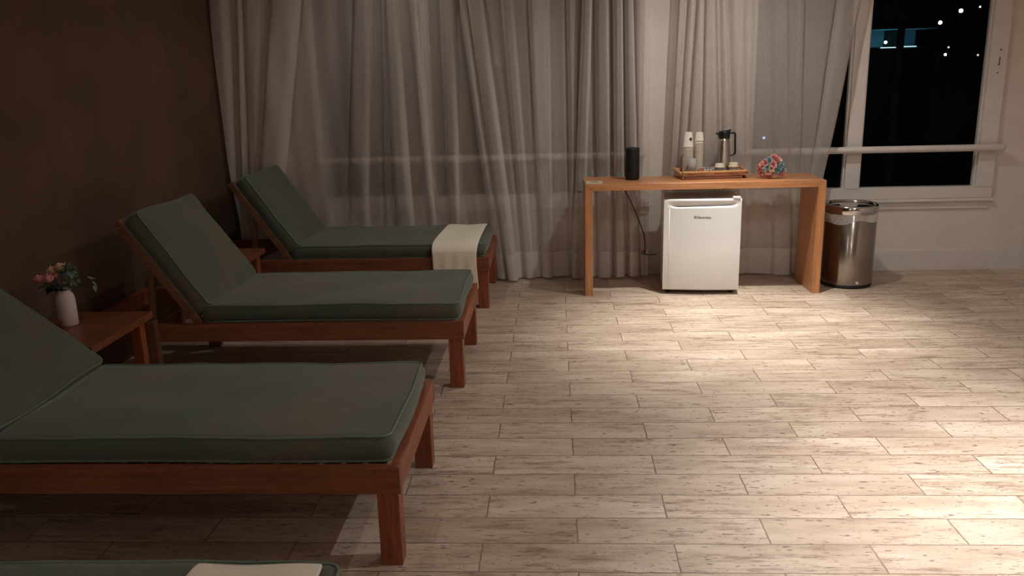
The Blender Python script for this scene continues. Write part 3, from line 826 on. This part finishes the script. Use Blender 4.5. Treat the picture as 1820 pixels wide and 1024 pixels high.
# ------------------------------------------------------------------ tray and what stands on it
TRZ = TZ
ty = empty('bamboo_tray', (1.028, 5.62, TRZ), math.radians(5), 'bamboo serving tray on the console table under cups and flask', 'tray')
def bam(mb, p0, p1, r, nodes=3, n=12):
    p0 = Vector(p0); p1 = Vector(p1); pts = []; rs = []
    m = nodes * 8
    for i in range(m + 1):
        t = i / m; pts.append(p0.lerp(p1, t)); ph = (t * nodes) % 1.0
        rs.append(r * (1.16 if min(ph, 1 - ph) < 0.07 and 0 < i < m else 1.0))
    mb.tube(pts, rs, n)
tw = 0.212; td = 0.105
g = MB(); bam(g, (-tw, -td, 0.044), (tw, -td, 0.044), 0.0095, 3); g.build('front_rail', M['bamboo'], ty)
g = MB(); bam(g, (-tw, td, 0.044), (tw, td, 0.044), 0.0095, 3); g.build('back_rail', M['bamboo'], ty)
g = MB(); g.box(-tw + .01, tw - .014, -td - .006, -td + .004, 0.017, 0.032, 0.003); g.box(-tw + .018, tw - .03, -td - .004, -td + .006, 0.003, 0.014, 0.003)
g.build('front_strip', M['bamboo_dark'], ty)
g = MB(); g.box(-tw + .01, tw - .014, td - .004, td + .006, 0.017, 0.032, 0.003); g.build('back_strip', M['bamboo_dark'], ty)
g = MB()
for k in range(9): g.box(-tw + .008, tw - .008, -td + .007 + k * .0218, -td + .0275 + k * .0218, 0.016, 0.024, 0.0015)
g.build('slatted_floor', M['bamboo'], ty)
for sx in (-1, 1):
    g = MB(); bam(g, (sx * (tw - .006), -td - .004, 0.008), (sx * (tw - .006), td + .004, 0.008), 0.008, 2); g.build('runner', M['bamboo_dark'], ty)
    g = MB(); bam(g, (sx * (tw + .004), -td + .014, 0.036), (sx * (tw + .012), td - .012, 0.052), 0.012, 2); g.build('side_handle', M['bamboo'], ty)
TF = TRZ + 0.0245   # tray floor height

def cup_mesh(name, rr, rb, h):
    g = MB()  # inverted cup: rim down
    g.lathe([(rr - 0.003, 0.004), (rr, 0.0), (rr + 0.0016, 0.0016), (rr + 0.0005, 0.0042), (rr - 0.001, 0.0045), (rb, h), (rb - 0.003, h + 0.0005), (rb - 0.004, h - 0.003), (0, h - 0.003)], 28)
    return g
ORD = ['', 'second', 'third', 'fourth', 'fifth', 'sixth', 'seventh', 'eighth', 'ninth', 'tenth', 'eleventh', 'twelfth', 'thirteenth', 'fourteenth', 'fifteenth',
       'sixteenth', 'seventeenth', 'eighteenth', 'nineteenth', 'twentieth', 'twenty-first', 'twenty-second', 'twenty-third', 'twenty-fourth', 'twenty-fifth', 'twenty-sixth', 'twenty-seventh', 'twenty-eighth']
def stack(x, y, rr, rb, h, pitch, n, name, lab_top, lab_mid, grp, jitter, top_extra=0.0):
    first = None
    for i in range(n):
        z = TF + 0.001 + i * pitch + (top_extra if i == n - 1 else 0)
        if first is None:
            o = cup_mesh(name, rr, rb, h).build(name, M['paper']); first = o
        else:
            o = first.copy(); col.objects.link(o)
        o.location = (x + random.uniform(-jitter, jitter), y + random.uniform(-jitter, jitter), z)
        o.rotation_euler = (0, 0, random.uniform(0, 6))
        tag(o, lab_top if i == n - 1 else lab_mid % ('lowest' if i == 0 else ORD[n - 1 - i] + ' from the top'), 'cup', grp)
    return o
CX, CY = 0.884, 5.665
nL = 24; pL = (1.026 - TF - 0.098) / (nL - 1)
top = stack(CX, CY, 0.0335, 0.0235, 0.096, pL, nL, 'paper_cup', 'topmost upturned large paper cup of the left stack, round dark emblem on it',
      'large upturned paper cup, %s in the left stack on the tray', 'large paper cups stacked on the tray', 0.0006)
top.rotation_euler = (0, 0, 0)
# round emblem on the visible side of the top cup
g = MB(); rows = []
for i in range(7):
    rho = 0.0105 * i / 6; row = []
    for k in range(20):
        a = 2 * PI * k / 20; zz = 0.052 + rho * math.sin(a); th_ = -PI / 2 + 0.42 + rho * math.cos(a) / 0.029
        r_ = (0.0335 - 0.001) + (0.0235 - 0.0325) * (zz - 0.0045) / (0.096 - 0.0045) + 0.0006
        row.append((r_ * math.cos(th_), r_ * math.sin(th_), zz))
    rows.append(row)
g.grid(rows, closed_v=True); eb = g.build('emblem', M['emblem'], top)
nR = 27; pR = 0.0077
top = stack(0.957, 5.675, 0.0285, 0.0225, 0.056, pR, nR, 'small_paper_cup', 'topmost upturned small cup of the right stack on the tray, set a little higher',
      'small upturned paper cup, %s in the right stack on the tray', 'small paper cups stacked on the tray', 0.0005, 0.008)

# flask
fk = empty('thermal_flask', (1.118, 5.665, TF), math.radians(2), 'steel vacuum flask with black lid and handle on the tray', 'flask')
g = MB(); g.lathe([(0, 0.0), (0.046, 0.0), (0.048, 0.006), (0.0475, 0.02), (0.045, 0.08), (0.0395, 0.155), (0.0345, 0.205), (0.0335, 0.225), (0, 0.225)], 44); g.build('body', M['flask_steel'], fk)
g = MB(); g.lathe([(0, 0.224), (0.0355, 0.224), (0.0375, 0.229), (0.0375, 0.262), (0.036, 0.268), (0.020, 0.272), (0, 0.272)], 36)
g.tube([(-0.028, 0, 0.250), (-0.046, 0, 0.254), (-0.058, 0, 0.257)], [0.013, 0.008, 0.003], 10)
g.box(0.012, 0.040, -0.012, 0.012, 0.268, 0.276, 0.003)
g.build('lid', M['black'], fk)
g = MB(); rot = Matrix.Translation((0.036, 0, 0.272)) @ Matrix.Rotation(math.radians(-18), 4, 'Y') @ Matrix.Translation((-0.036, 0, -0.272))
g.box(0.014, 0.046, -0.010, 0.010, 0.272, 0.279, 0.0025, rot=rot); g.build('thumb_lever', M['black'], fk)
g = MB(); g.tube(smooth([(0.034, 0, 0.256), (0.056, 0, 0.257), (0.069, 0, 0.252), (0.072, 0, 0.235), (0.0735, 0, 0.18), (0.0755, 0, 0.135), (0.071, 0, 0.120), (0.056, 0, 0.112), (0.040, 0, 0.106)], 5), 0.0062, 10); g.build('handle', M['black'], fk)

# clear tumbler with sticks
tb = empty('plastic_tumbler', (0.897, 5.585, TF), 0, 'cloudy clear plastic tumbler in front of the paper cup stacks', 'tumbler')
g = MB(); g.lathe([(0, 0.001), (0.026, 0.001), (0.0285, 0.104), (0.0275, 0.104), (0.025, 0.004), (0, 0.004)], 30); g.build('cup', M['clear'], tb)
g = MB(); g.lathe([(0, 0.005), (0.0245, 0.005), (0.0265, 0.07), (0.0, 0.071)], 24); g.build('contents', M['clear'], tb)
# sachets
so = MB(); so.box(-0.018, 0.018, -0.010, 0.010, 0, 0.028, 0.004, rot=Matrix.Rotation(0.3, 4, 'Z'))
so.box(-0.010, 0.014, -0.006, 0.010, 0.028, 0.036, 0.003, rot=Matrix.Rotation(-0.2, 4, 'Z'))
so = so.build('sugar_sachets', M['sachet'], loc=(0.958, 5.600, TF)); tag(so, 'small orange sachets between the tumbler and the white carton', 'sachets')
bx_ = empty('small_carton', (1.008, 5.590, TF), math.radians(6), 'small open white carton with black print, left of the jars', 'carton')
g = MB()
g.box(-0.033, 0.033, -0.018, -0.0165, 0, 0.036); g.box(-0.033, 0.033, 0.0165, 0.018, 0, 0.042)
g.box(-0.033, -0.0315, -0.0165, 0.0165, 0, 0.038); g.box(0.0315, 0.033, -0.0165, 0.0165, 0, 0.038); g.box(-0.0315, 0.0315, -0.0165, 0.0165, 0, 0.002)
g.build('box', M['sachet_white'], bx_)
g = MB()
for k, (x, z, sx, sz) in enumerate(((-0.008, 0.018, .009, .006), (0.002, 0.024, .006, .005), (-0.003, 0.012, .006, .003), (0.016, 0.021, .005, .004), (0.024, 0.027, .004, .004), (-0.018, 0.029, .003, .003))):
    vs_ = [(x + sx * math.cos(a * PI / 3 + k), -0.0188, z + sz * math.sin(a * PI / 3 + k)) for a in range(6)] + [(x + sx * math.cos(a * PI / 3 + k), -0.0178, z + sz * math.sin(a * PI / 3 + k)) for a in range(6)]
    g._add(vs_, [tuple(range(6)), tuple(range(6, 12))] + [(i, (i + 1) % 6, (i + 1) % 6 + 6, i + 6) for i in range(6)])
g.build('print', M['rubber'], bx_)
g = MB()
for k in range(5): g.box(-0.026 + k * .011, -0.018 + k * .011, -0.012, 0.012, 0.003, 0.037 + .003 * (k % 2), 0.001)
g.build('tea_bags', M['black'], bx_)

def jar(loc, label, lid_mat, fill, hh):
    r = empty('storage_jar', loc, 0, label, 'jar', 'lidded jars on the bamboo tray')
    g = MB(); g.lathe([(0, 0.0), (0.029, 0.0), (0.031, 0.004), (0.031, 0.034), (0.028, 0.038), (0.027, 0.040), (0, 0.040)], 30); g.build('glass', M['jar'], r)
    g = MB(); g.lathe([(0, 0.003), (0.027, 0.003), (0.0285, 0.006), (0.0285, 0.031), (0, 0.031)], 24); g.build('contents', M[fill], r)
    g = MB(); g.lathe([(0, 0.0405), (0.033, 0.040), (0.0345, 0.043), (0.0335, 0.050), (0.0285, 0.053), (0.0285, 0.063), (0.026, hh), (0, hh)], 30); g.build('lid', M[lid_mat], r)
jar((1.080, 5.585, TF), 'grey glass jar with cream lid, in front of the flask', 'paper', 'grey_plastic', 0.067)
jar((1.172, 5.600, TF), 'yellowish jar with cream lid, right of the flask at the tray end', 'cream', 'cream', 0.070)

# rose bouquet
rb = empty('rose_bouquet', (1.400, 5.50, TZ), 0, 'small posy of pink, peach and teal artificial roses lying on the console table', 'flowers')
spots = [(-0.085, -.01, .045, 'pink'), (-0.088, -.02, .075, 'rosy'), (-0.060, .0, .112, 'pink'), (-0.078, .01, .092, 'peach'), (-0.035, -.02, .128, 'teal'), (-0.008, -.035, .100, 'pink'),
         (-0.045, -.035, .075, 'teal'), (-0.022, -.05, .068, 'peach'), (0.012, -.01, .135, 'rosy'), (0.000, .02, .150, 'pink'), (0.030, -.01, .125, 'peach'), (0.045, -.03, .100, 'teal'),
         (0.030, -.05, .072, 'teal'), (0.058, -.02, .070, 'teal'), (0.012, -.065, .052, 'teal'), (-0.038, -.06, .045, 'peach'), (-0.030, -.072, .022, 'rosy'), (0.000, -.072, .028, 'peach'),
         (0.030, -.075, .020, 'peach'), (0.055, -.055, .035, 'pink'), (-0.068, -.04, .022, 'pink'), (0.068, -.02, .045, 'peach')]
rm = {}
for mt in ('pink', 'peach', 'teal', 'rosy'):
    g = MB(); rose_mb(g, Vector((0, 0, 0)), 0.0225, 0, 0, 12, 1); rm[mt] = g
first = {}
for i, (x, y, z, mt) in enumerate(spots):
    x *= 0.92; z = z * 0.86 + 0.006
    q_ = 1 - (x / 0.088) ** 2 - ((z - 0.068) / 0.075) ** 2
    y = -0.062 * math.sqrt(max(0.0, q_)) + 0.01
    d = Vector((x * 0.8, y * 1.1 - 0.03, (z - 0.06) * 0.9))
    q = d.normalized().to_track_quat('Z', 'Y')
    if mt not in first:
        o = rm[mt].build('rose', M[mt], rb); first[mt] = o
    else:
        o = first[mt].copy(); col.objects.link(o); o.parent = rb
    o.location = (x, y, z); o.rotation_mode = 'QUATERNION'; o.rotation_quaternion = q
g = MB(); g.lathe([(0.0, 0.012), (0.025, 0.014), (0.042, 0.04), (0.045, 0.065), (0.035, 0.09), (0.02, 0.105), (0, 0.108)], 16)
for k in range(40):
    a = rr_.uniform(0, 2 * PI); e = rr_.uniform(0.05, 1.2); d = Vector((math.cos(a) * math.cos(e), math.sin(a) * math.cos(e), math.sin(e) * .8))
    leaf_mb(g, Vector((0, 0.01, 0.06)) + d * 0.035, d, 0.04, 0.02, 0.1)
g.build('leaves', M['leaf_dark'], rb)
for mt in rm:
    try: rm[mt].bm.free()
    except Exception: pass

# ------------------------------------------------------------------ waste bin
wb_ = empty('waste_bin', (1.948, 5.590, 0), 0, 'round brushed steel waste bin with swing lid beside the console table', 'bin')
BR = 0.165; BH = 0.545
g = MB(); g.lathe([(0, 0.002), (BR - 0.008, 0.002), (BR - 0.003, 0.008), (BR - 0.003, 0.022), (0, 0.022)], 56); g.build('base_ring', M['rubber'], wb_)
g = MB(); g.lathe([(BR - 0.006, 0.022), (BR - 0.001, 0.026), (BR, 0.032), (BR, 0.49), (BR - 0.002, 0.492)], 72); g.build('body', M['steel'], wb_)
g = MB(); g.lathe([(BR + 0.004, 0.492), (BR + 0.006, 0.496), (BR + 0.006, 0.534), (BR + 0.002, BH), (BR - 0.008, BH + 0.003), (BR - 0.018, BH), (BR - 0.022, 0.536)], 72); g.build('lid_ring', M['chrome'], wb_)
g = MB(); g.lathe([(0, 0.538), (0.05, 0.540), (0.10, 0.539), (BR - 0.025, 0.534)], 48); g.build('swing_flap', M['chrome'], wb_)
g = MB(); rows = []
for i, z in enumerate((0.491, 0.480, 0.468, 0.455, 0.444, 0.436)):
    row = []
    for k in range(96):
        a = 2 * PI * k / 96
        zz = z - (0.012 * math.sin(a * 2 + 1) + 0.008 * math.sin(a * 5)) * (i / 5)
        r_ = BR + 0.0025 + 0.0022 * math.sin(a * 17 + i) * (i > 0) + 0.001 * math.sin(a * 31 + i * 2)
        row.append((r_ * math.cos(a), r_ * math.sin(a), zz))
    rows.append(row)
g.grid(rows, closed_v=True); g.build('liner', M['liner'], wb_)
g = MB(); rows = [[((BR + .0006) * math.cos(a), (BR + .0006) * math.sin(a), z) for a in [-PI / 2 + .05 + .012 * k for k in range(10)]] for z in (0.036, 0.052)]
g.grid(rows); g.build('sticker', M['white_plastic'], wb_)

# ------------------------------------------------------------------ ceiling lamps
for i, (x, y, beam, cone, spill, c) in enumerate(LAMPS):
    nm = ['recessed ceiling lamp above the console table and fridge', 'recessed ceiling lamp above the open floor at the right', 'recessed ceiling lamp near the back of the room behind the camera',
          'dim recessed ceiling lamp in front of the wide left curtain'][i]
    r = empty('recessed_lamp', (x, y, CEIL), 0, nm, 'ceiling light')
    g = MB(); g.lathe([(0.055, -0.001), (0.058, -0.006), (0.07, -0.006), (0.074, -0.0005)], 32); g.build('rim', M['white_plastic'], r)
    g = MB(); g.lathe([(0, -0.002), (0.055, -0.002)], 32); g.build('lens', M['lamp_face'], r)
    for watts, cn, bl in ((beam, cone, 1.0), (spill, 160, 0.8)):
        if watts <= 0: continue
        ld = bpy.data.lights.new('bulb', 'SPOT'); ld.energy = watts; ld.color = c; ld.spot_size = math.radians(cn); ld.spot_blend = bl; ld.shadow_soft_size = 0.018
        lo = bpy.data.objects.new('bulb', ld); col.objects.link(lo); lo.parent = r; lo.location = (0, 0, -0.03)
        if cn < 150: lo.rotation_euler = (math.radians(-5), 0, 0)      # the reflector is tipped a little into the room

# unseen fill lamps added on the wall behind the camera
for k, (x, watts) in enumerate(((-0.9, 70), (1.2, 80))):
    r = empty('wall_lamp', (x, YF, 1.62), 0, ['box shaped frosted wall lamp nearer the brown wall, at the back of the room', 'box shaped frosted wall lamp nearer the window side, at the back of the room'][k], 'wall lamp', 'frosted wall lamps at the back of the room')
    MB().box(-0.07, 0.07, 0.0, 0.02, -0.13, 0.13, 0.004).build('back_plate', M['chrome'], r)
    MB().box(-0.06, 0.06, 0.02, 0.10, -0.12, 0.12, 0.01).build('diffuser', M['lamp_face'], r)
    ld = bpy.data.lights.new('bulb', 'AREA'); ld.energy = watts; ld.color = (1.0, 0.96, 0.92); ld.shape = 'RECTANGLE'; ld.size = 0.12; ld.size_y = 0.24
    lo = bpy.data.objects.new('bulb', ld); col.objects.link(lo); lo.parent = r; lo.location = (0, 0.105, 0); lo.rotation_euler = (PI / 2, 0, PI)

# ------------------------------------------------------------------ the night outside
g = MB(); rows = []
for i in range(25):
    x = -30 + i * 4; row = []
    for j in range(14):
        y = 9 + j * 4; zz = -9 + 0.22 * (y - 9) + 2.2 * noise.noise(Vector((x * .06, y * .06, 3))) + (0.02 * max(0, x)) * (j / 3)
        row.append((x, y, zz))
    rows.append(row)
g.grid(rows); o = g.build('hillside', M['hill'], kind='structure')
def far_lamp(x, y, z, r, mat, label, grp):
    g0 = empty('street_lamp', (x, y, z - 3.5), 0, label, 'street lamp', grp)
    g = MB(); g.tube([(0, 0.12, -2.5), (0, 0.12, 3.4), (0, 0.05, 3.55)], 0.02, 6); g.build('pole', M['pole_dark'], g0)
    g = MB(); g.lathe([(0, -r), (r * .7, -r * .7), (r, 0), (r * .7, r * .7), (0, r)], 12, (0, 0, 3.5)); g.build('globe', M[mat], g0)
G_ = 'distant lights on the dark hillside'
far_lamp(18.07, 40, 3.54, 0.085, 'far_warm', 'highest large light point seen through the right window pane', G_)
far_lamp(17.22, 40, 3.06, 0.08, 'far_warm', 'large light point just right of the teal lit building, below the highest', G_)
far_lamp(18.88, 40, 3.68, 0.035, 'far_warm', 'tiny light point in the top right corner of the right window pane', G_)
far_lamp(17.58, 40, 1.68, 0.055, 'far_warm', 'brighter lower light point of the close pair in the right window pane', G_)
far_lamp(17.69, 40, 1.99, 0.045, 'far_dim', 'dim upper light point of the close pair in the right window pane', G_)
far_lamp(19.01, 40, 1.62, 0.045, 'far_dim', 'dim light point near the right edge of the window pane', G_)
far_lamp(16.30, 40, 0.52, 0.04, 'far_dim', 'faintest light point below the dim tree in the window pane', G_)
far_lamp(4.86, 20, -0.20, 0.032, 'far_blue', 'bluish light point glowing through the curtain above the rose posy', None)
# dim tree by a lamp
tr = empty('tree', (16.95, 39.5, -2.0), 0, 'dim grey-green tree far below the street lights, seen through the window', 'tree')
g = MB(); g.tube([(0, 0, -3.5), (0.05, 0, 0), (0, 0, 3.0)], [0.12, 0.09, 0.04], 8); g.build('trunk', M['tree'], tr)
g = MB()
for k in range(160):
    d = Vector((rr_.gauss(0, .16), rr_.gauss(0, .16), rr_.gauss(0, .28)))
    leaf_mb(g, Vector((0, 0, 3.2)) + d, (rr_.gauss(0, 1), rr_.gauss(0, 1), rr_.gauss(0, 1)), 0.16, 0.09, 0.1)
g.build('foliage', M['tree'], tr)
# lit building
hb = empty('terrace_building', (11.7, 30, 1.93), 0, 'distant building with a teal lit open terrace seen through the window', 'building')
g = MB(); g.box(-1.0, 0.85, 1.0, 1.1, -0.02, 0.62); g.box(-0.95, 0.9, -0.2, 1.1, -0.06, -0.02)
g.box(-1.0, -0.9, 0.3, 1.1, -0.02, 0.62)
g.build('wall', M['teal_wall'], hb)
g = MB(); g.box(-1.05, 1.15, -0.4, 1.1, 0.55, 0.63); g.build('roof', M['teal_wall'], hb)
g = MB(); g.box(-0.75, -0.25, -0.22, -0.20, -0.05, -0.025); g.box(0.0, 0.42, -0.22, -0.20, -0.03, -0.005); g.build('strip_light', M['far_strip'], hb)
g = MB(); g.lathe([(0, -.05), (.04, -.03), (.05, 0), (.04, .03), (0, .05)], 12, (-0.52, 0.0, 0.14)); g.build('lamp', M['far_cyan'], hb)
g = MB(); g.box(-1.3, 1.05, -0.1, 1.6, -8, -0.07); g.build('lower_storey', M['hill'], hb)
g = MB(); g.box(-0.22, 0.08, 0.55, 1.0, -0.02, 0.55); g.build('pillar', M['hill'], hb)
for lx_, e in ((-0.52, 2.2), (0.55, 1.6)):
    ld = bpy.data.lights.new('terrace_bulb', 'POINT'); ld.energy = e; ld.color = (0.35, 0.85, 1.0); ld.shadow_soft_size = 0.05
    lo = bpy.data.objects.new('terrace_bulb', ld); col.objects.link(lo); lo.parent = hb; lo.location = (lx_, 0.25, 0.15)
# thin pole just outside
g = MB(); g.tube([(3.5, 9, -6), (3.5, 9, 6)], 0.035, 10); o = g.build('thin_pole', M['pole_near']); tag(o, 'thin grey pole standing upright outside the right window', 'pole')
